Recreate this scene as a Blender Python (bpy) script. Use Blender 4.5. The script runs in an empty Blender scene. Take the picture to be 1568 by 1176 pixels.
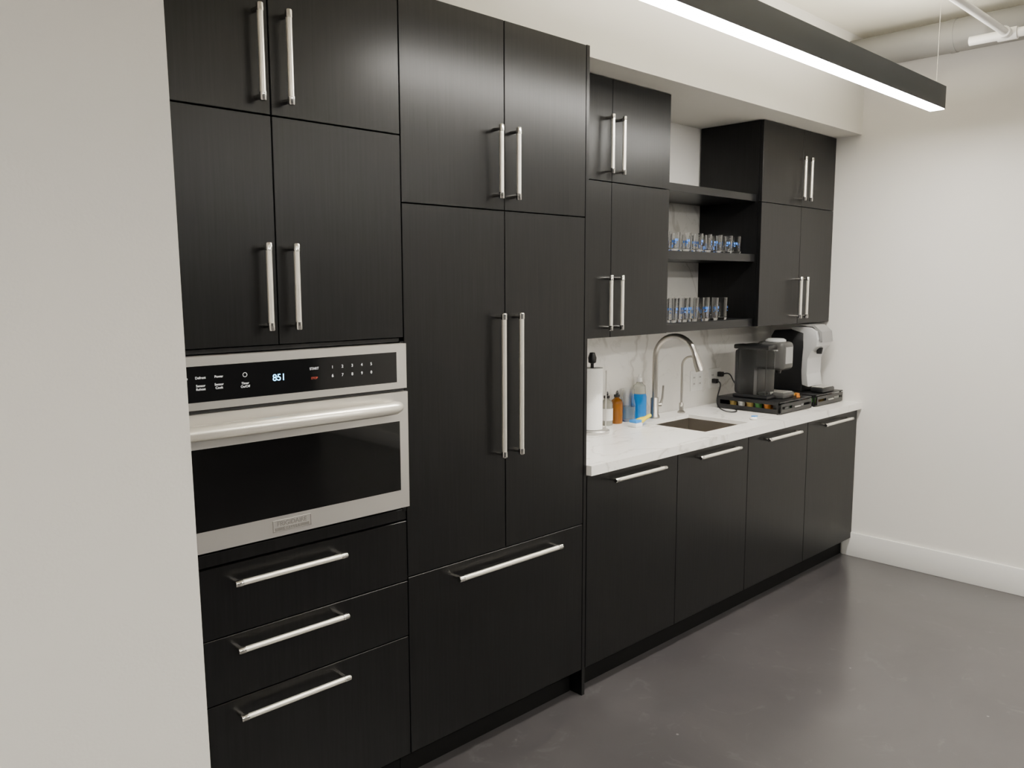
import bpy, bmesh, math, random
from mathutils import Matrix, Vector
random.seed(7)
# ------------------------------------------------------------------ camera
f,psi,th,ro,px,py,pz=(1265.7379,0.8026,0.1212,-0.0023,-1.4913,-2.0118,1.5998)
fw=Vector((math.cos(psi)*math.cos(th),math.sin(psi)*math.cos(th),-math.sin(th)))
rr=Vector((math.sin(psi),-math.cos(psi),0)); uu=rr.cross(fw)
r2=rr*math.cos(ro)+uu*math.sin(ro); u2=-rr*math.sin(ro)+uu*math.cos(ro)
cam=bpy.data.cameras.new('camera'); co=bpy.data.objects.new('camera',cam); bpy.context.collection.objects.link(co)
co.matrix_world=Matrix(((r2[0],u2[0],-fw[0],px),(r2[1],u2[1],-fw[1],py),(r2[2],u2[2],-fw[2],pz),(0,0,0,1)))
cam.sensor_width=36; cam.lens=36*f/1568; cam.clip_start=.01
bpy.context.scene.camera=co
# ------------------------------------------------------------------ materials
def newmat(n):
    m=bpy.data.materials.new(n); m.use_nodes=True; return m,m.node_tree,m.node_tree.nodes['Principled BSDF']
def mat(n,c,rough=.5,metal=0,em=0,emc=(1,.95,.86),bump=0,bscale=200,trans=0,ior=1.45,spec=.5,coat=0,var=.06):
    m,t,b=newmat(n)
    b.inputs['Roughness'].default_value=rough; b.inputs['Metallic'].default_value=metal
    b.inputs['Specular IOR Level'].default_value=spec; b.inputs['IOR'].default_value=ior
    b.inputs['Transmission Weight'].default_value=trans; b.inputs['Coat Weight'].default_value=coat
    b.inputs['Base Color'].default_value=(*c,1)
    if em:
        b.inputs['Emission Color'].default_value=(*emc,1); b.inputs['Emission Strength'].default_value=em
    tc=t.nodes.new('ShaderNodeTexCoord')
    if var and not trans and not em:
        nz=t.nodes.new('ShaderNodeTexNoise'); nz.inputs['Scale'].default_value=3; t.links.new(tc.outputs['Object'],nz.inputs['Vector'])
        mx=t.nodes.new('ShaderNodeMix'); mx.data_type='RGBA'
        mx.inputs[6].default_value=(*[x*(1-var) for x in c],1); mx.inputs[7].default_value=(*[min(1,x*(1+var)) for x in c],1)
        t.links.new(nz.outputs['Fac'],mx.inputs[0]); t.links.new(mx.outputs[2],b.inputs['Base Color'])
    if bump:
        nz=t.nodes.new('ShaderNodeTexNoise'); nz.inputs['Scale'].default_value=bscale; t.links.new(tc.outputs['Object'],nz.inputs['Vector'])
        bp=t.nodes.new('ShaderNodeBump'); bp.inputs['Strength'].default_value=bump; bp.inputs['Distance'].default_value=.002
        t.links.new(nz.outputs['Fac'],bp.inputs['Height']); t.links.new(bp.outputs['Normal'],b.inputs['Normal'])
    return m
def wood(n,c0,c1,horizontal=False):
    m,t,b=newmat(n); N=t.nodes; Lk=t.links
    tc=N.new('ShaderNodeTexCoord'); mp=N.new('ShaderNodeMapping')
    mp.inputs['Scale'].default_value=(2.2,60,60) if horizontal else (75,75,2.2)
    Lk.new(tc.outputs['Object'],mp.inputs['Vector'])
    nz=N.new('ShaderNodeTexNoise'); nz.inputs['Scale'].default_value=1.6; nz.inputs['Detail'].default_value=6; nz.inputs['Roughness'].default_value=.7
    Lk.new(mp.outputs['Vector'],nz.inputs['Vector'])
    cr=N.new('ShaderNodeValToRGB'); cr.color_ramp.elements[0].position=.35; cr.color_ramp.elements[1].position=.7
    cr.color_ramp.elements[0].color=(*c0,1); cr.color_ramp.elements[1].color=(*c1,1)
    Lk.new(nz.outputs['Fac'],cr.inputs['Fac']); Lk.new(cr.outputs['Color'],b.inputs['Base Color'])
    b.inputs['Roughness'].default_value=.32
    b.inputs['Specular IOR Level'].default_value=.30
    bp=N.new('ShaderNodeBump'); bp.inputs['Strength'].default_value=.20; bp.inputs['Distance'].default_value=.001
    Lk.new(nz.outputs['Fac'],bp.inputs['Height']); Lk.new(bp.outputs['Normal'],b.inputs['Normal'])
    return m
def marble(n):
    m,t,b=newmat(n); N=t.nodes; Lk=t.links
    tc=N.new('ShaderNodeTexCoord')
    def vein(scale,dist,wid,seed,dark):
        mp=N.new('ShaderNodeMapping'); mp.inputs['Location'].default_value=(seed,seed*.7,seed*1.3); mp.inputs['Rotation'].default_value=(.5,.6,.5)
        mp.inputs['Scale'].default_value=(1,2.0,1)
        Lk.new(tc.outputs['Object'],mp.inputs['Vector'])
        nz=N.new('ShaderNodeTexNoise'); nz.inputs['Scale'].default_value=scale; nz.inputs['Detail'].default_value=5; nz.inputs['Distortion'].default_value=dist
        Lk.new(mp.outputs['Vector'],nz.inputs['Vector'])
        s=N.new('ShaderNodeMath'); s.operation='SUBTRACT'; s.inputs[1].default_value=.5; Lk.new(nz.outputs['Fac'],s.inputs[0])
        a=N.new('ShaderNodeMath'); a.operation='ABSOLUTE'; Lk.new(s.outputs[0],a.inputs[0])
        r=N.new('ShaderNodeMapRange'); r.inputs['From Min'].default_value=0; r.inputs['From Max'].default_value=wid; r.inputs['To Min'].default_value=dark; r.inputs['To Max'].default_value=0
        Lk.new(a.outputs[0],r.inputs['Value']); return r.outputs['Result']
    v1=vein(1.5,.6,.014,3.1,.46); v2=vein(3.4,.9,.009,8.3,.18)
    ad=N.new('ShaderNodeMath'); ad.operation='MAXIMUM'; Lk.new(v1,ad.inputs[0]); Lk.new(v2,ad.inputs[1])
    mx=N.new('ShaderNodeMix'); mx.data_type='RGBA'; mx.inputs[6].default_value=(.87,.85,.815,1); mx.inputs[7].default_value=(.38,.35,.31,1)
    Lk.new(ad.outputs[0],mx.inputs[0]); Lk.new(mx.outputs[2],b.inputs['Base Color'])
    b.inputs['Roughness'].default_value=.22
    return m
def concrete(n):
    m,t,b=newmat(n); N=t.nodes; Lk=t.links
    tc=N.new('ShaderNodeTexCoord')
    n1=N.new('ShaderNodeTexNoise'); n1.inputs['Scale'].default_value=1.6; n1.inputs['Detail'].default_value=6; n1.inputs['Roughness'].default_value=.58; n1.inputs['Distortion'].default_value=.5
    Lk.new(tc.outputs['Object'],n1.inputs['Vector'])
    cr=N.new('ShaderNodeValToRGB'); cr.color_ramp.elements[0].position=.3; cr.color_ramp.elements[1].position=.72
    cr.color_ramp.elements[0].color=(.050,.046,.049,1); cr.color_ramp.elements[1].color=(.072,.067,.070,1)
    Lk.new(n1.outputs['Fac'],cr.inputs['Fac'])
    n3=N.new('ShaderNodeTexNoise'); n3.inputs['Scale'].default_value=6; n3.inputs['Detail'].default_value=8; n3.inputs['Roughness'].default_value=.68; n3.inputs['Distortion'].default_value=1.3
    Lk.new(tc.outputs['Object'],n3.inputs['Vector'])
    c3=N.new('ShaderNodeMapRange'); c3.inputs['From Min'].default_value=.58; c3.inputs['From Max'].default_value=.76; c3.inputs['To Max'].default_value=.35
    Lk.new(n3.outputs['Fac'],c3.inputs['Value'])
    mx=N.new('ShaderNodeMix'); mx.data_type='RGBA'; mx.inputs[7].default_value=(.18,.175,.178,1)
    Lk.new(c3.outputs['Result'],mx.inputs[0]); Lk.new(cr.outputs['Color'],mx.inputs[6])
    vo=N.new('ShaderNodeTexVoronoi'); vo.inputs['Scale'].default_value=5; Lk.new(tc.outputs['Object'],vo.inputs['Vector'])
    vr=N.new('ShaderNodeMapRange'); vr.inputs['From Min'].default_value=.030; vr.inputs['From Max'].default_value=.018; vr.inputs['To Max'].default_value=.5
    Lk.new(vo.outputs['Distance'],vr.inputs['Value'])
    m2=N.new('ShaderNodeMix'); m2.data_type='RGBA'; m2.inputs[7].default_value=(.42,.42,.41,1)
    Lk.new(vr.outputs['Result'],m2.inputs[0]); Lk.new(mx.outputs[2],m2.inputs[6]); Lk.new(m2.outputs[2],b.inputs['Base Color'])
    b.inputs['Roughness'].default_value=.29
    b.inputs['Coat Weight'].default_value=.45; b.inputs['Coat Roughness'].default_value=.13
    bp=N.new('ShaderNodeBump'); bp.inputs['Strength'].default_value=.12; bp.inputs['Distance'].default_value=.008
    Lk.new(n1.outputs['Fac'],bp.inputs['Height']); Lk.new(bp.outputs['Normal'],b.inputs['Normal'])
    return m
K=wood('black_oak',(.0012,.0012,.0014),(.0062,.0062,.0066))
KS=wood('black_shelf',(.005,.005,.0053),(.009,.009,.010),True)
KI=mat('black_core',(.003,.003,.003),.6,spec=.2)
WL=mat('painted_wall',(.76,.738,.706),.62,bump=.12,bscale=160,var=.012)
WF=mat('darkened_unseen_wall',(.060,.062,.066),.7,var=.05)  # unseen walls darkened so the cabinet fronts reflect less light
WC=mat('painted_ceiling',(.88,.85,.73),.8,var=.02)
WS=mat('painted_soffit',(.86,.84,.78),.65,var=.015)
WB=mat('baseboard_paint',(.80,.79,.77),.45,var=.01)
FL=concrete('polished_concrete'); MB=marble('veined_marble')
NK=mat('satin_nickel',(.88,.84,.76),.30,.68,var=.02)
NC=mat('polished_nickel',(.70,.68,.65),.18,1,var=.02)
SS=mat('stainless_steel',(.66,.64,.61),.30,.82,var=.03)
SD=mat('brushed_faucet_steel',(.46,.44,.41),.28,1,var=.02)
SK=mat('sink_steel',(.40,.37,.33),.35,1,var=.05)
GB=mat('black_glass',(.004,.004,.0045),.06,spec=.5,var=0)
GW=mat('oven_window_glass',(.002,.002,.002),.035,spec=.5,var=0)
PB=mat('black_plastic',(.008,.008,.009),.35)
PD=mat('dark_grey_plastic',(.055,.054,.053),.30)
PS=mat('silver_plastic',(.62,.62,.63),.30,.45)
PG=mat('grey_plastic',(.30,.30,.30),.3,.3)
FX=mat('charcoal_aluminium',(.028,.033,.038),.45)
EM=mat('led_diffuser',(1,1,1),.5,em=128,emc=(1,.965,.89))
EU=mat('led_uplight',(1,1,1),.5,em=20,emc=(1,.93,.80))
GL=mat('clear_glass',(1,1,1),.01,trans=1,ior=1.4)
GT=mat('tank_plastic',(.90,.92,.94),.05,trans=1,ior=1.12)
DU=mat('galvanised_duct',(.24,.236,.225),.5,.1,var=.06)
PW=mat('white_pipe',(.85,.84,.82),.4,var=.01)
WP=mat('white_plastic',(.83,.82,.80),.4,var=.01)
PT=mat('paper_towel',(.86,.855,.84),.95,bump=.5,bscale=120,var=.01)
TX=mat('white_print',(.8,.8,.8),.5,em=.5,emc=(1,1,1))
TB=mat('clock_led',(.1,.5,1),.5,em=6,emc=(.2,.65,1))
TR=mat('red_print',(.6,.08,.05),.5)
BL=mat('blue_logo',(.04,.20,.75),.4)
BS=mat('blue_soap',(.02,.30,.85),.08,trans=.45,ior=1.35)
AM=mat('amber_glass',(.36,.13,.015),.08,trans=.35,ior=1.4)
CS=mat('clear_soap',(.80,.80,.72),.1,trans=.7,ior=1.33)
YE=mat('yellow_plastic',(.75,.60,.03),.4)
BP=mat('blue_plastic',(.03,.25,.70),.4)
DK=mat('badge_text_grey',(.16,.15,.14),.4)
# ------------------------------------------------------------------ helpers
def link(o,p=None):
    bpy.context.collection.objects.link(o)
    if p: o.parent=p
    return o
def group(n):
    o=bpy.data.objects.new(n,None); o.empty_display_size=.05; return link(o)
def mesh(n,bm,m,p=None,smooth=False,ang=35):
    me=bpy.data.meshes.new(n); bmesh.ops.recalc_face_normals(bm,faces=bm.faces); bm.to_mesh(me); bm.free()
    for x in (m if isinstance(m,(list,tuple)) else [m]): me.materials.append(x)
    if smooth:
        me.polygons.foreach_set('use_smooth',[True]*len(me.polygons)); me.set_sharp_from_angle(angle=math.radians(ang))
    return link(bpy.data.objects.new(n,me),p)
def addbox(bm,x0,x1,y0,y1,z0,z1,bev=0,seg=2,mi=0):
    r=bmesh.ops.create_cube(bm,size=1,matrix=Matrix.Translation(((x0+x1)/2,(y0+y1)/2,(z0+z1)/2))@Matrix.Diagonal((x1-x0,y1-y0,z1-z0,1)))
    fs=set(); es=set()
    for v in r['verts']:
        es|=set(v.link_edges); fs|=set(v.link_faces)
    for q in fs: q.material_index=mi
    if bev: bmesh.ops.bevel(bm,geom=list(es),offset=bev,segments=seg,affect='EDGES',profile=.5)
    return r
def box(n,x0,x1,y0,y1,z0,z1,m,p=None,bev=0,seg=2):
    bm=bmesh.new(); addbox(bm,x0,x1,y0,y1,z0,z1,bev,seg); return mesh(n,bm,m,p,bev>.002)
def boxes(n,L,m,p=None):
    bm=bmesh.new()
    for b in L: addbox(bm,*b)
    return mesh(n,bm,m,p)
def addtube(bm,pts,rad,seg=14,cap=True,mi=0):
    pts=[Vector(q) for q in pts]; rad=rad if isinstance(rad,(list,tuple)) else [rad]*len(pts)
    rings=[]; prev=None
    for i,q in enumerate(pts):
        d=(pts[min(i+1,len(pts)-1)]-pts[max(i-1,0)]).normalized()
        if prev is None:
            a=d.orthogonal().normalized()
        else:
            a=(prev-d*prev.dot(d)).normalized()
        prev=a; b=d.cross(a)
        rings.append([bm.verts.new(q+(a*math.cos(2*math.pi*k/seg)+b*math.sin(2*math.pi*k/seg))*rad[i]) for k in range(seg)])
    for A,B in zip(rings,rings[1:]):
        for k in range(seg):
            bm.faces.new((A[k],A[(k+1)%seg],B[(k+1)%seg],B[k])).material_index=mi
    if cap:
        bm.faces.new(rings[0]).material_index=mi; bm.faces.new(rings[-1]).material_index=mi
def tube(n,pts,rad,m,p=None,seg=14):
    bm=bmesh.new(); addtube(bm,pts,rad,seg); return mesh(n,bm,m,p,True)
def addlathe(bm,prof,cx,cy,seg=28,mi=0):
    rings=[]
    for r,z in prof:
        if r<1e-6: rings.append([bm.verts.new((cx,cy,z))])
        else: rings.append([bm.verts.new((cx+r*math.cos(2*math.pi*k/seg),cy+r*math.sin(2*math.pi*k/seg),z)) for k in range(seg)])
    for A,B in zip(rings,rings[1:]):
        for k in range(seg):
            k2=(k+1)%seg
            if len(A)==1 and len(B)==1: continue
            if len(A)==1: fc=bm.faces.new((A[0],B[k],B[k2]))
            elif len(B)==1: fc=bm.faces.new((A[k],A[k2],B[0]))
            else: fc=bm.faces.new((A[k],A[k2],B[k2],B[k]))
            fc.material_index=mi
def lathe(n,prof,cx,cy,m,p=None,seg=28,ang=35):
    bm=bmesh.new(); addlathe(bm,prof,cx,cy,seg); return mesh(n,bm,m,p,True,ang)
def prism(n,prof,x0,x1,m,p=None,bev=0):
    bm=bmesh.new(); A=[bm.verts.new((x0,y,z)) for y,z in prof]; B=[bm.verts.new((x1,y,z)) for y,z in prof]
    bm.faces.new(A); bm.faces.new(B[::-1])
    for i in range(len(A)):
        j=(i+1)%len(A); bm.faces.new((A[i],A[j],B[j],B[i]))
    if bev: bmesh.ops.bevel(bm,geom=list(bm.edges),offset=bev,segments=2,affect='EDGES',profile=.5)
    return mesh(n,bm,m,p,bool(bev))
def text(n,s,x,y,z,size,m,p,align='CENTER'):
    c=bpy.data.curves.new(n,'FONT'); c.body=s; c.size=size; c.align_x=align; c.align_y='CENTER'; c.extrude=.0002
    c.materials.append(m); o=bpy.data.objects.new(n,c); o.location=(x,y,z); o.rotation_euler=(math.pi/2,0,0); return link(o,p)
g=.0016
def door(n,x0,x1,y,z0,z1,p,t=.019):
    return box(n,x0+g,x1-g,y,y+t,z0+g,z1-g,K,p,bev=.0012,seg=1)
def handle(n,x,z,L,y,p,vert=True,r=.0078):
    """bar pull with collared ends; y = door face"""
    bm=bmesh.new(); yc=y-.036
    P=(lambda s,yy=yc:(x,yy,z+s)) if vert else (lambda s,yy=yc:(x+s,yy,z))
    h=L/2
    addtube(bm,[P(-h+.016),P(h-.016)],r,16,mi=0)
    for s in(-1,1):
        addtube(bm,[P(s*h),P(s*(h-.002)),P(s*(h-.020))][::s],[r*1.0,r*1.18,r*1.18][::s],16,mi=1)
        addtube(bm,[P(s*(h-.012),y-.0003),P(s*(h-.012),yc)],[r*.85,r*.75],12,mi=1)
    return mesh(n,bm,[NK,NC],p,True)
# ------------------------------------------------------------------ room shell
XW=3.232; YB=.575; ZC=2.93; XL=-.835
box('floor',-5,XW+.12,-6,YB+.12,-.1,0,FL); box('ceiling',-5,XW+.12,-6,YB+.12,ZC,ZC+.1,WC)
box('wall_right',XW,XW+.12,-6,YB+.12,0,ZC,WL); box('wall_back',XL,XW,YB,YB+.12,0,ZC,WL)
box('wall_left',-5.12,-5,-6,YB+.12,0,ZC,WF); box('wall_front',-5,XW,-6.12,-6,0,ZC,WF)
bm=bmesh.new(); addbox(bm,-5,XL,-.42,YB+.12,0,ZC)
for v in bm.verts:   # the plastered corner is slightly out of plumb
    if v.co.x>-1 and v.co.y<0: v.co.x+=.0115*(1.42-v.co.z)
mesh('wall_alcove',bm,WL)
bb=group('baseboard_right')
box('board',XW-.014,XW,-6,.05,0,.142,WB,bb,bev=.003)
box('wall_soffit',.846,XW,.05,YB,2.4213,ZC,WS)
box('wall_soffit_tall',XL,.846,.05,YB,2.4445,ZC,WS)
box('backsplash',.846,XW-.002,YB-.012,YB-.0005,.9155,2.008,MB)
# ------------------------------------------------------------------ tall oven cabinet
oc=group('oven_cabinet')
box('carcass_top',XL+.002,-.001,.021,YB-.002,1.4285,2.44,KI,oc)
box('carcass_base',XL+.002,-.001,.021,YB-.002,.107,.905,KI,oc)
box('side_right',-.0145,-.001,-.0,YB-.002,.9055,1.428,K,oc)
box('side_left',XL+.002,-.8175,0,YB-.002,.9055,1.428,K,oc)
box('rail_above',XL+.002,-.015,.004,.02,1.4265,1.4375,K,oc)
box('rail_below',XL+.002,-.002,.002,.02,.878,.912,K,oc,bev=.0015)
box('toe_kick',XL+.002,-.001,.06,.08,0,.1065,KI,oc)
xs=-.4088
for a,b,q in((XL+.003,xs,'left'),(xs,0,'right')):
    door('door_upper_'+q,a,b,0,2.0306,2.44,oc); door('door_lower_'+q,a,b,0,1.4385,2.0306,oc)
for i,(a,b) in enumerate(((.107,.5023),(.5023,.682),(.682,.8745))): door('drawer_%d'%(i+1),XL+.003,0,0,a,b,oc)
for s in(-1,1):
    handle('pull_upper',xs+s*.0395,2.1745,.235,0,oc); handle('pull_lower',xs+s*.0395,1.592,.226,0,oc)
for z in(.8295,.6475,.461): handle('pull_drawer',xs,z,.337,0,oc,False)
# ------------------------------------------------------------------ fridge (panelled)
fr=group('panelled_refrigerator')
box('carcass',.001,.823,.021,YB-.002,.107,2.44,KI,fr)
box('toe_kick',.001,.823,.06,.08,0,.1065,KI,fr)
box('end_panel',.8265,.8435,0,YB-.002,0,2.4405,K,fr,bev=.001,seg=1)
for a,b,q in((0,.4205,'left'),(.4205,.825,'right')):
    door('door_upper_'+q,a,b,0,1.8373,2.44,fr); door('door_main_'+q,a,b,0,.691,1.8373,fr)
door('freezer_drawer',0,.825,0,.107,.691,fr)
for s in(-1,1):
    handle('pull_upper',.4125+s*.039,1.9875,.232,0,fr); handle('pull_main',.4225+s*.0405,1.2605,.482,0,fr,r=.0086)
handle('pull_freezer',.4235,.647,.492,0,fr,False,r=.0086)
# ------------------------------------------------------------------ wall oven
ov=group('wall_oven'); X0,X1=-.806,-.0142; Y=-.03
box('body',X0+.012,X1-.012,.0,.5,.935,1.4195,PB,ov)
boxes('control_frame',[(X0,X1,Y,-.0005,1.400,1.4235),(X0,X1,Y,-.0005,1.291,1.3105),(X0,X0+.034,Y,-.0005,1.3105,1.400),(X1-.036,X1,Y,-.0005,1.3105,1.400)],SS,ov)
box('control_glass',X0+.034,X1-.036,Y-.001,-.001,1.3105,1.400,GB,ov)
box('vent_gap',X0+.004,X1-.004,Y+.012,-.001,1.282,1.291,PB,ov)
boxes('door_frame',[(X0,X1,Y-.004,-.001,1.194,1.281),(X0,X1,Y-.004,-.001,.929,.984),(X0,X0+.031,Y-.004,-.001,.984,1.194),(X1-.031,X1,Y-.004,-.001,.984,1.194)],SS,ov)
box('door_window',X0+.031,X1-.031,Y-.0045,-.001,.984,1.194,GW,ov)
pts=[];rad=[]
for i in range(33):
    t=i/32; x=X0+.045+(X1-X0-.093)*t; s=math.sin(math.pi*t)
    pts.append((x,Y-.026-.040*s**.55,1.241+.004*s)); rad.append(.0195 if 0<i<32 else .015)
bm=bmesh.new(); addtube(bm,pts,rad,18)
mesh('door_handle',bm,NK,ov,True)
for xx in(X0+.062,X1-.065): box('handle_post',xx-.014,xx+.014,Y-.040,Y-.004,1.226,1.254,NK,ov,bev=.004)
yt=Y-.0014
text('clock','851',-.43,yt,1.355,.025,TB,ov)
text('clock_colon',':',-.4355,yt,1.355,.018,TB,ov)
text('label_start','START',-.325,yt,1.371,.0095,TX,ov); text('label_stop','STOP',-.325,yt,1.345,.0085,TR,ov)
for i in range(5):
    text('key',str(i+1),-.268+.032*i,yt,1.371,.0115,TX,ov); text('key',str((i+6)%10),-.268+.032*i,yt,1.347,.0115,TX,ov)
for i,(a,b) in enumerate((('Veggies','Melt/\nSoften'),('Beverage','Baked\nPotato'),('Defrost','Sensor\nReheat'),('Power','Sensor\nCook'))):
    text('label',a,-.735+.047*i,yt,1.371,.0085,TX,ov); text('label',b,-.735+.047*i,yt,1.347,.0085,TX,ov)
text('label','Timer\nOn/Off',-.525,yt,1.344,.0085,TX,ov)
bm=bmesh.new(); addtube(bm,[(-.525+.0055*math.cos(a*math.pi/8),yt,1.37+.0055*math.sin(a*math.pi/8)) for a in range(17)],.0006,6,False); mesh('timer_icon',bm,TX,ov)
boxes('badge',[(-.466,-.352,Y-.0055,Y-.004,.942,.9728)],SS,ov)
boxes('badge_border',[(-.466,-.352,Y-.0062,Y-.0055,.9716,.9728),(-.466,-.352,Y-.0062,Y-.0055,.942,.9432),(-.466,-.4648,Y-.0062,Y-.0055,.942,.9728),(-.3532,-.352,Y-.0062,Y-.0055,.942,.9728),(-.46,-.358,Y-.0062,Y-.0055,.9445,.9535)],DK,ov)
text('badge_text','FRIGIDAIRE',-.409,Y-.006,.9625,.0175,DK,ov); text('badge_text_small','G A L L E R Y',-.409,Y-.0065,.949,.0085,SS,ov)
# ------------------------------------------------------------------ base cabinets
xb=(.8455,1.4419,2.0237,2.6246,XW-.003)
for i,(a,b) in enumerate(zip(xb,xb[1:])):
    c=group('base_cabinet')
    box('carcass',a+.0005,b-.0005,.021,YB-.014,.107,.70 if i in(1,2) else .8755,KI,c)
    if i in(1,2): box('top_rail',a+.0005,b-.0005,.021,.05,.7005,.8755,KI,c)
    box('toe_kick',a,b,.06,.08,0,.1065,KI,c)
    door('door',a if i else a+.0005,b,0,.107,.8735,c)
    handle('pull',(a+b)/2-.002,.8395,.335,0,c,False)
sx0,sx1,sy0,sy1=1.772,2.150,.078,.425
ct=boxes('countertop',[(.845,sx0,-.024,YB-.013,.877,.915),(sx1,XW-.001,-.024,YB-.013,.877,.915),(sx0,sx1,-.024,sy0,.877,.915),(sx0,sx1,sy1,YB-.013,.877,.915)],MB)
sk=group('undermount_sink')
w=.004
boxes('basin',[(sx0+.001,sx1-.001,sy0+.001,sy1-.001,.71,.714),(sx0+.001,sx0+.001+w,sy0+.001,sy1-.001,.714,.898),(sx1-.001-w,sx1-.001,sy0+.001,sy1-.001,.714,.898),(sx0+w,sx1-w,sy0+.001,sy0+.001+w,.714,.898),(sx0+w,sx1-w,sy1-.001-w,sy1-.001,.714,.898)],SK,sk)
lathe('drain',[(0,.7145),(.03,.7145),(.042,.718),(.045,.7145)],(sx0+sx1)/2,(sy0+sy1)/2,SD,sk)
# ------------------------------------------------------------------ uppers
yu=.1935
for side,(a,s,b) in (('l',(.8455,1.2115,1.615)),('r',(2.415,2.8415,XW-.003))):
    c=group('upper_cabinet')
    box('carcass',a+.001,b-.001,yu+.021,YB-.014,1.3745,2.419,KI,c)
    box('side_panel',(b-.0185) if side=='l' else a,b if side=='l' else a+.0185,yu+.0195,YB-.0135,1.3735,2.4195,K,c)
    box('underside',a+.019,b-.019,yu+.02,YB-.0145,1.3725,1.3743,K,c)
    for p0,p1 in((a,s),(s,b)):
        door('door_lower',p0,p1,yu,1.373,2.0105,c); door('door_upper',p0,p1,yu,2.0105,2.4195,c)
    for d in(-1,1):
        handle('pull_upper',s+d*.0365-.003,2.1555,.232,yu,c); handle('pull_lower',s+d*.0365-.003,1.5185,.226,yu,c)
for z0,z1 in((2.0135,2.049),(1.7075,1.7465),(1.3735,1.414)):
    box('floating_shelf',1.616,2.414,.2235,YB-.014,z0,z1,KS,bev=.001,seg=1)
# ------------------------------------------------------------------ drinking glasses
def glasses(zb,h,xs_,ys_,r=.038):
    gr=group('drinking_glasses'); bm=bmesh.new(); bl=bmesh.new()
    for yy in ys_:
        for x in xs_:
            x=x+random.uniform(-.003,.003); y=yy+random.uniform(-.006,.006); t=.0025
            addlathe(bm,[(0,zb),(r*.88,zb),(r*.93,zb+.004),(r,zb+h),(r-t,zb+h),(r*.90-t,zb+.014),(0,zb+.012)],x,y,24)
            a0=random.uniform(0,6.28)
            for k in range(3):
                a=a0+k*2*math.pi/3
                for dz,hh,da in ((.52,.011,.09),(.52,.011,.30),(.40,.006,.22)):
                    zz=zb+h*dz; rr_=r*(.93+.07*dz)+.0007; e0=.2 if (da==.30) else -.05
                    v=[bl.verts.new((x+rr_*math.cos(a+e),y+rr_*math.sin(a+e),zz+f_)) for e,f_ in((e0-.08,0),(e0+.08,0),(e0+.08,hh),(e0-.08,hh))]
                    bl.faces.new(v)
    mesh('tumblers',bm,GL,gr,True,50); mesh('printed_logos',bl,BL,gr)
glasses(1.7468,.088,[1.672+.092*i for i in range(8)],(.285,.40),.0425)
glasses(1.4143,.112,[1.675+.088*i for i in range(7)],(.285,.40),.040)
# ------------------------------------------------------------------ counter items
ZC0=.9152
pt=group('paper_towel_holder'); cx,cy=1.388,.44
lathe('base',[(0,ZC0),(.082,ZC0),(.082,ZC0+.012),(.078,ZC0+.016),(0,ZC0+.016)],cx,cy,SS,pt,36)
lathe('roll',[(.019,ZC0+.018),(.050,ZC0+.018),(.050,1.215),(.019,1.215)],cx,cy,PT,pt,32)
lathe('pole',[(0,ZC0+.016),(.008,ZC0+.016),(.008,1.235),(.018,1.24),(.020,1.262),(.012,1.285),(0,1.287)],cx,cy,PB,pt,20)
tube('arm',[(cx+.065,cy-.03,ZC0+.015),(cx+.065,cy-.03,1.20)],.003,SS,pt,10)
def pump(n,cx,cy,r,h,m,lab=None,capm=PB):
    o=group(n); z=ZC0
    lathe('bottle',[(0,z),(r*.92,z),(r,z+.006),(r,z+h*.62),(r*.85,z+h*.70),(r*.42,z+h*.76),(r*.40,z+h*.80),(0,z+h*.80)],cx,cy,m,o,28)
    lathe('collar',[(0,z+h*.80),(r*.5,z+h*.80),(r*.5,z+h*.87),(r*.2,z+h*.88),(r*.14,z+h*.95),(0,z+h*.95)],cx,cy,capm,o,20)
    tube('nozzle',[(cx+.004,cy,z+h*.965),(cx-.01,cy-.012,z+h*.97),(cx-.026,cy-.026,z+h*.935)],.0045,capm,o,10)
    if lab: lathe('label',[(r+.0004,z+h*.15),(r+.0006,z+h*.15),(r+.0006,z+h*.5),(r+.0004,z+h*.5)],cx,cy,lab,o,28)
    return o
pump('hand_lotion_bottle',1.595,.522,.030,.165,CS,WP)
pump('hand_soap_bottle',1.672,.522,.030,.163,AM,None)
o=group('glass_vase'); z=ZC0
lathe('vessel',[(0,z),(.030,z),(.036,z+.01),(.038,z+.08),(.030,z+.12),(.030,z+.165),(.027,z+.165),(.027,z+.12),(.034,z+.08),(.032,z+.015),(0,z+.012)],1.758,.518,GL,o)
lathe('water',[(0,z+.0155),(.0312,z+.0155),(.033,z+.075),(0,z+.075)],1.758,.518,mat('rinse_water',(.55,.75,.9),.02,trans=1,ior=1.33),o)
o=group('dish_soap_bottle'); bx_,by_=1.850,.520
lathe('bottle',[(0,z),(.032,z),(.037,z+.008),(.037,z+.115),(.033,z+.13),(0,z+.131)],bx_,by_,BS,o)
lathe('upper_bottle',[(0,z+.1315),(.033,z+.1315),(.030,z+.170),(.016,z+.183),(.014,z+.190),(0,z+.190)],bx_,by_,CS,o)
lathe('cap',[(0,z+.191),(.015,z+.191),(.013,z+.213),(.006,z+.217),(.005,z+.228),(0,z+.228)],bx_,by_,WP,o)
o=group('dish_scrub_brush')
bm=bmesh.new(); addtube(bm,[(1.668,.395,z+.020),(1.70,.392,z+.026),(1.725,.389,z+.033),(1.762,.385,z+.045)],[.016,.016,.010,.009],12); mesh('handle',bm,YE,o,True)
box('sponge_head',1.628,1.68,.367,.42,z,z+.020,WP,o,bev=.004)
box('bristle_pad',1.633,1.678,.371,.415,z+.0205,z+.034,BP,o,bev=.003)
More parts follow.
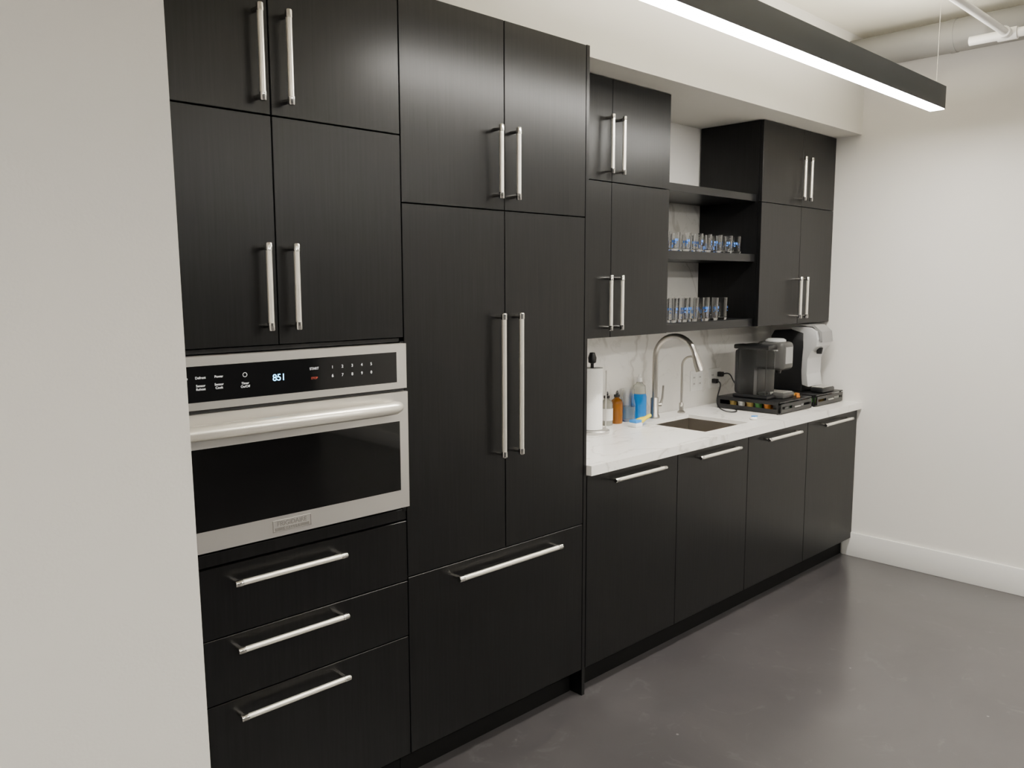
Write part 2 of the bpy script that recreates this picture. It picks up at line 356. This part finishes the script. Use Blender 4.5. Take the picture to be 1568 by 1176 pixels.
# main faucet
o=group('gooseneck_faucet'); fx,fy=1.932,.485; tx,ty=1.955,.262
lathe('base',[(0,z),(.0265,z),(.0265,z+.012),(.021,z+.020),(.021,z+.10),(.0185,z+.105),(0,z+.105)],fx,fy,SD,o)
zs=1.226; R=math.hypot(tx-fx,ty-fy)/2; mx_,my_=(fx+tx)/2,(fy+ty)/2; ux,uy=(tx-fx)/(2*R),(ty-fy)/(2*R)
P=[(fx,fy,z+.1),(fx,fy,1.12),(fx,fy,zs)]
for i in range(1,17):
    a=math.pi*(1-i/16*.92); P.append((mx_+ux*R*math.cos(a),my_+uy*R*math.cos(a),zs+R*math.sin(a)))
tube('neck',P,.0140,SD,o,16)
e=Vector(P[-1]); d=(e-Vector(P[-2])).normalized()
tube('spray_head',[e-d*.004,e+d*.012,e+d*.055,e+d*.088],[.0150,.018,.0215,.020],SD,o,18)
tube('lever_stub',[(fx,fy,z+.065),(fx+.032,fy-.016,z+.067)],.011,SD,o,12)
tube('lever',[(fx+.030,fy-.015,z+.066),(fx+.040,fy-.019,z+.10),(fx+.043,fy-.022,z+.165)],[.008,.006,.005],SD,o,12)
o=group('filtered_water_faucet'); fx,fy=2.170,.485
lathe('base',[(0,z),(.020,z),(.020,z+.008),(.012,z+.014),(.012,z+.05),(.009,z+.055),(0,z+.055)],fx,fy,SD,o)
P=[(fx,fy,z+.05),(fx,fy,1.165)]; R=.052
for i in range(1,15):
    a=math.pi*(1-i/14*.85); P.append((fx+.1*(R+R*math.cos(a)),fy-R-R*math.cos(a),1.165+R*math.sin(a)))
tube('spout',P,.0062,SD,o,12)
tube('lever',[(fx,fy,z+.036),(fx-.03,fy-.02,z+.04),(fx-.05,fy-.034,z+.048)],[.007,.0045,.0045],SD,o,10)
# ------------------------------------------------------------------ pod drawers
PC=[mat('pod_'+n,c,.4,var=0) for n,c in (('red',(.40,.03,.02)),('green',(.05,.18,.04)),('orange',(.50,.17,.02)),('white',(.7,.7,.68)),('black',(.02,.02,.02)),('brown',(.10,.04,.02)),('gold',(.40,.28,.08)))]
def podbox(x0,x1,y0,y1):
    o=group('coffee_pod_drawer'); z=ZC0; h=.066
    boxes('frame',[(x0,x1,y0,y1,z+.004,z+.009),(x0,x1,y0,y1,z+h-.006,z+h),(x0,x0+.006,y0+.01,y0+.018,z,z+h-.006),(x0,x0+.006,y1-.016,y1,z,z+h-.006),(x1-.006,x1,y0+.01,y0+.018,z,z+h-.006),(x1-.006,x1,y1-.016,y1,z,z+h-.006),(x0+.006,x1-.006,y1-.005,y1,z+.009,z+h-.006)],PB,o)
    boxes('drawer_front',[(x0+.008,x1-.008,y0-.004,y0+.001,z+.008,z+.026),(x0+.008,x1-.008,y0-.004,y0+.001,z+.040,z+.056),(x0+.008,x0+.02,y0-.004,y0+.001,z+.026,z+.04),(x1-.02,x1-.008,y0-.004,y0+.001,z+.026,z+.04),((x0+x1)/2-.05,(x0+x1)/2+.05,y0-.004,y0+.001,z+.026,z+.04)],PB,o)
    box('drawer_pull',(x0+x1)/2-.03,(x0+x1)/2+.03,y0-.012,y0-.0045,z+.027,z+.034,SS,o,bev=.002)
    boxes('side_rail',[(x0-.001,x0+.001,y0+.01,y1,z+.006,z+.026),(x0-.001,x0+.001,y0+.01,y1,z+.049,z+.062)],PB,o)
    bm=bmesh.new()
    n=int((x1-x0-.03)/.052); m_=int((y1-y0-.03)/.050)
    for i in range(n):
        for j in range(m_):
            cx=x0+.034+i*.053; cy=y0+.038+j*.051; c=random.randrange(len(PC))
            addlathe(bm,[(0,z+.010),(.016,z+.010),(.0205,z+.044),(.0235,z+.045),(.0235,z+.048),(0,z+.048)],cx,cy,14,c)
    mesh('coffee_pods',bm,PC,o,True)
podbox(2.465,2.815,.078,.45); podbox(2.868,3.20,.078,.45)
ZD=ZC0+.0665
o=group('creamer_packets'); bm=bmesh.new()
for k in range(14):
    x=2.725+random.uniform(0,.075); y=.11+random.uniform(0,.15); c=random.randrange(len(PC)); hh=random.uniform(.006,.014)
    M=Matrix.Translation((x,y,ZD+hh/2+.0005))@Matrix.Rotation(random.uniform(0,3),4,'Z')@Matrix.Diagonal((.035,.018,hh,1))
    r_=bmesh.ops.create_cube(bm,size=1,matrix=M)
    for v in r_['verts']:
        for q in v.link_faces: q.material_index=c
mesh('packets',bm,PC,o)
# ------------------------------------------------------------------ coffee maker 1 (side tank)
o=group('pod_coffee_maker'); z=ZD+.0005
box('tank_base',2.490,2.582,.165,.375,z,z+.018,PB,o,bev=.006)
bm=bmesh.new(); addbox(bm,2.492,2.580,.170,.372,z+.019,z+.262,.018,3); mesh('water_tank',bm,GT,o,True)
boxes('tank_ribs',[(2.502,2.506,.184,.188,z+.022,z+.258),(2.502,2.506,.350,.354,z+.022,z+.258),(2.52,2.555,.262,.266,z+.022,z+.16)],PD,o)
box('tank_lid',2.489,2.583,.166,.376,z+.263,z+.288,PB,o,bev=.008)
box('rear_column',2.588,2.71,.275,.385,z,z+.285,PD,o,bev=.012)
box('base_plinth',2.588,2.71,.125,.274,z,z+.030,PD,o,bev=.008)
boxes('drip_grate',[(2.604,2.698,.134+.012*k,.140+.012*k,z+.0305,z+.033) for k in range(9)],SS,o)
box('brew_head',2.586,2.712,.135,.300,z+.150,z+.302,PD,o,bev=.024,seg=4)
lathe('lid_ring',[(0,z+.3025),(.054,z+.3025),(.054,z+.311),(.042,z+.318),(0,z+.318)],2.651,.215,PS,o)
box('front_trim',2.612,2.688,.1315,.136,z+.185,z+.275,PG,o,bev=.002)
box('head_band',2.5855,2.7125,.165,.30,z+.255,z+.262,PS,o)
lathe('nozzle',[(0,z+.130),(.014,z+.130),(.018,z+.151),(0,z+.151)],2.651,.195,PB,o)
# ------------------------------------------------------------------ coffee maker 2 (silver front)
o=group('espresso_coffee_maker')
prism('side_shell',[(.205,z),(.405,z),(.405,z+.31),(.385,z+.345),(.27,z+.352),(.205,z+.335),(.205,z+.25),(.215,z+.12),(.205,z+.04)],2.945,3.125,PB,o,bev=.006)
prism('silver_body',[(.165,z+.030),(.182,z+.10),(.180,z+.19),(.160,z+.235),(.128,z+.262),(.122,z+.30),(.132,z+.345),(.17,z+.366),(.28,z+.370),(.28,z+.353),(.27,z+.3525),(.204,z+.336),(.2045,z+.25),(.2145,z+.12),(.2045,z+.04)],2.948,3.122,PS,o,bev=.003)
prism('lift_handle',[(.104,z+.285),(.112,z+.345),(.155,z+.380),(.24,z+.386),(.24,z+.376),(.165,z+.370),(.124,z+.340),(.116,z+.285)],2.97,3.10,PG,o)
box('button_panel',2.949,3.121,.140,.200,z+.268,z+.276,PB,o)
box('control_window',2.99,3.08,.116,.121,z+.292,z+.320,GB,o)
box('drip_tray',2.96,3.11,.085,.160,z,z+.028,PB,o,bev=.008)
box('drip_plate',2.968,3.102,.092,.156,z+.0285,z+.032,SS,o,bev=.001)
lathe('nozzle',[(0,z+.215),(.014,z+.215),(.02,z+.25),(0,z+.25)],3.035,.150,PB,o)
# ------------------------------------------------------------------ outlet + cables
yo=YB-.0125
for (ox,k) in ((2.545,0),(2.36,1)):
    o=group('wall_outlet')
    box('plate',ox,ox+.12,yo-.006,yo,1.005,1.118,WP,o,bev=.002)
    for xx in(ox+.03,ox+.087):
        box('receptacle',xx-.017,xx+.017,yo-.008,yo-.006,1.028,1.095,WB,o,bev=.001)
        boxes('slots',[(xx-.007,xx-.004,yo-.0085,yo-.008,zz,zz+.009) for zz in(1.04,1.075)]+[(xx+.004,xx+.007,yo-.0085,yo-.008,zz,zz+.009) for zz in(1.04,1.075)],PB,o)
o=group('power_cable')
box('plug_a',2.619,2.645,yo-.04,yo-.009,1.068,1.096,PB,o,bev=.004)
box('plug_b',2.562,2.588,yo-.04,yo-.009,1.035,1.060,PB,o,bev=.004)
def bez(a,b,c,d,n=18): 
    a,b,c,d=map(Vector,(a,b,c,d)); return [a*(1-t)**3+b*3*t*(1-t)**2+c*3*t*t*(1-t)+d*t**3 for t in[i/n for i in range(n+1)]]
tube('cord_a',bez((2.632,yo-.038,1.082),(2.62,.44,1.12),(2.60,.46,1.02),(2.62,.392,1.02)),.0035,PB,o,8)
tube('cord_b',bez((2.575,yo-.038,1.047),(2.53,.42,1.05),(2.26,.42,.93),(2.36,.30,.9195))+bez((2.36,.30,.9195),(2.38,.27,.9195),(2.42,.30,.9195),(2.455,.33,.9195))[1:],.0035,PB,o,8)
o=group('wrapped_candy')
bm=bmesh.new(); addlathe(bm,[(0,.9153),(.016,.9153),(.02,.922),(.012,.930),(0,.931)],2.24,.10,14); mesh('wrapper',bm,WP,o,True)
box('stripe',2.235,2.262,.088,.112,.9305,.9345,BP,o,bev=.0015)
# ------------------------------------------------------------------ pendants
def pendant(x0,x1,y0,y1,z0=2.402,z1=2.503):
    o=group('linear_pendant_light')
    boxes('housing',[(x0,x1,y0,y0+.003,z0,z1),(x0,x1,y1-.003,y1,z0,z1),(x0,x0+.003,y0+.003,y1-.003,z0,z1),(x1-.003,x1,y0+.003,y1-.003,z0,z1),(x0+.003,x1-.003,y0+.003,y1-.003,z1-.03,z1-.012)],FX,o)
    box('diffuser',x0+.003,x1-.003,y0+.003,y1-.003,z0-.003,z0+.006,EM,o)
    box('uplight',x0+.003,x1-.003,y0+.003,y1-.003,z1-.0115,z1-.008,EU,o)
    for xx in(x0+.03,x1-.03): tube('suspension_wire',[(xx,(y0+y1)/2,z1-.012),(xx,(y0+y1)/2,ZC)],.0012,NC,o,6)
    return o
pendant(.28,2.722,-.557,-.488)
def area(x,y,z,sx,sy,e,up=False,rot=None):
    L=bpy.data.lights.new('fill_uplight','AREA'); L.shape='RECTANGLE'; L.size=sx; L.size_y=sy; L.energy=e; L.color=(1,.945,.86)  # added area light, fills ceiling and upper walls from above the pendants
    o=bpy.data.objects.new('fill_uplight',L); o.location=(x,y,z); 
    if up: o.rotation_euler=(math.pi,0,0)
    link(o)
for y in(-2.75,-4.7):
    for x in(-3.2,.2,):
        pendant(x,x+2.44,y-.035,y+.035)  # unseen pendants added behind the camera for general room light
        area(x+1.22,y,2.51,2.4,.06,23,True)
area(1.5,-.52,2.51,2.4,.05,20,True)
# ------------------------------------------------------------------ duct and pipe
o=group('ceiling_duct')
tube('duct',[(3.06,-6,2.812),(3.06,-3,2.812),(3.06,.049,2.812)],.078,DU,o,32)
for yy in(-.45,-1.9,-3.4): tube('joint_band',[(3.06,yy,2.812),(3.06,yy-.03,2.812)],.0805,DU,o,32)
o=group('sprinkler_pipe')
tube('branch',[(-4.99,-.76,2.72),(2.86,-.76,2.72)],.017,PW,o,16)
tube('main',[(2.86,-.60,2.72),(2.86,-5.99,2.72)],.021,PW,o,16)
tube('coupling',[(2.80,-.76,2.72),(2.835,-.76,2.72)],.025,PW,o,16)
tube('coupling',[(2.86,-.72,2.72),(2.86,-.80,2.72)],.028,PW,o,16)
for xx in(-2.5,.4): tube('hanger',[(xx,-.76,2.735),(xx,-.76,ZC)],.004,PW,o,8)
tube('hanger',[(2.86,-1.6,2.735),(2.86,-1.6,ZC)],.005,PW,o,8)
wd=bpy.data.worlds.new('world'); bpy.context.scene.world=wd
wd.use_nodes=True; wd.node_tree.nodes['Background'].inputs[0].default_value=(1,.96,.9,1); wd.node_tree.nodes['Background'].inputs[1].default_value=.1
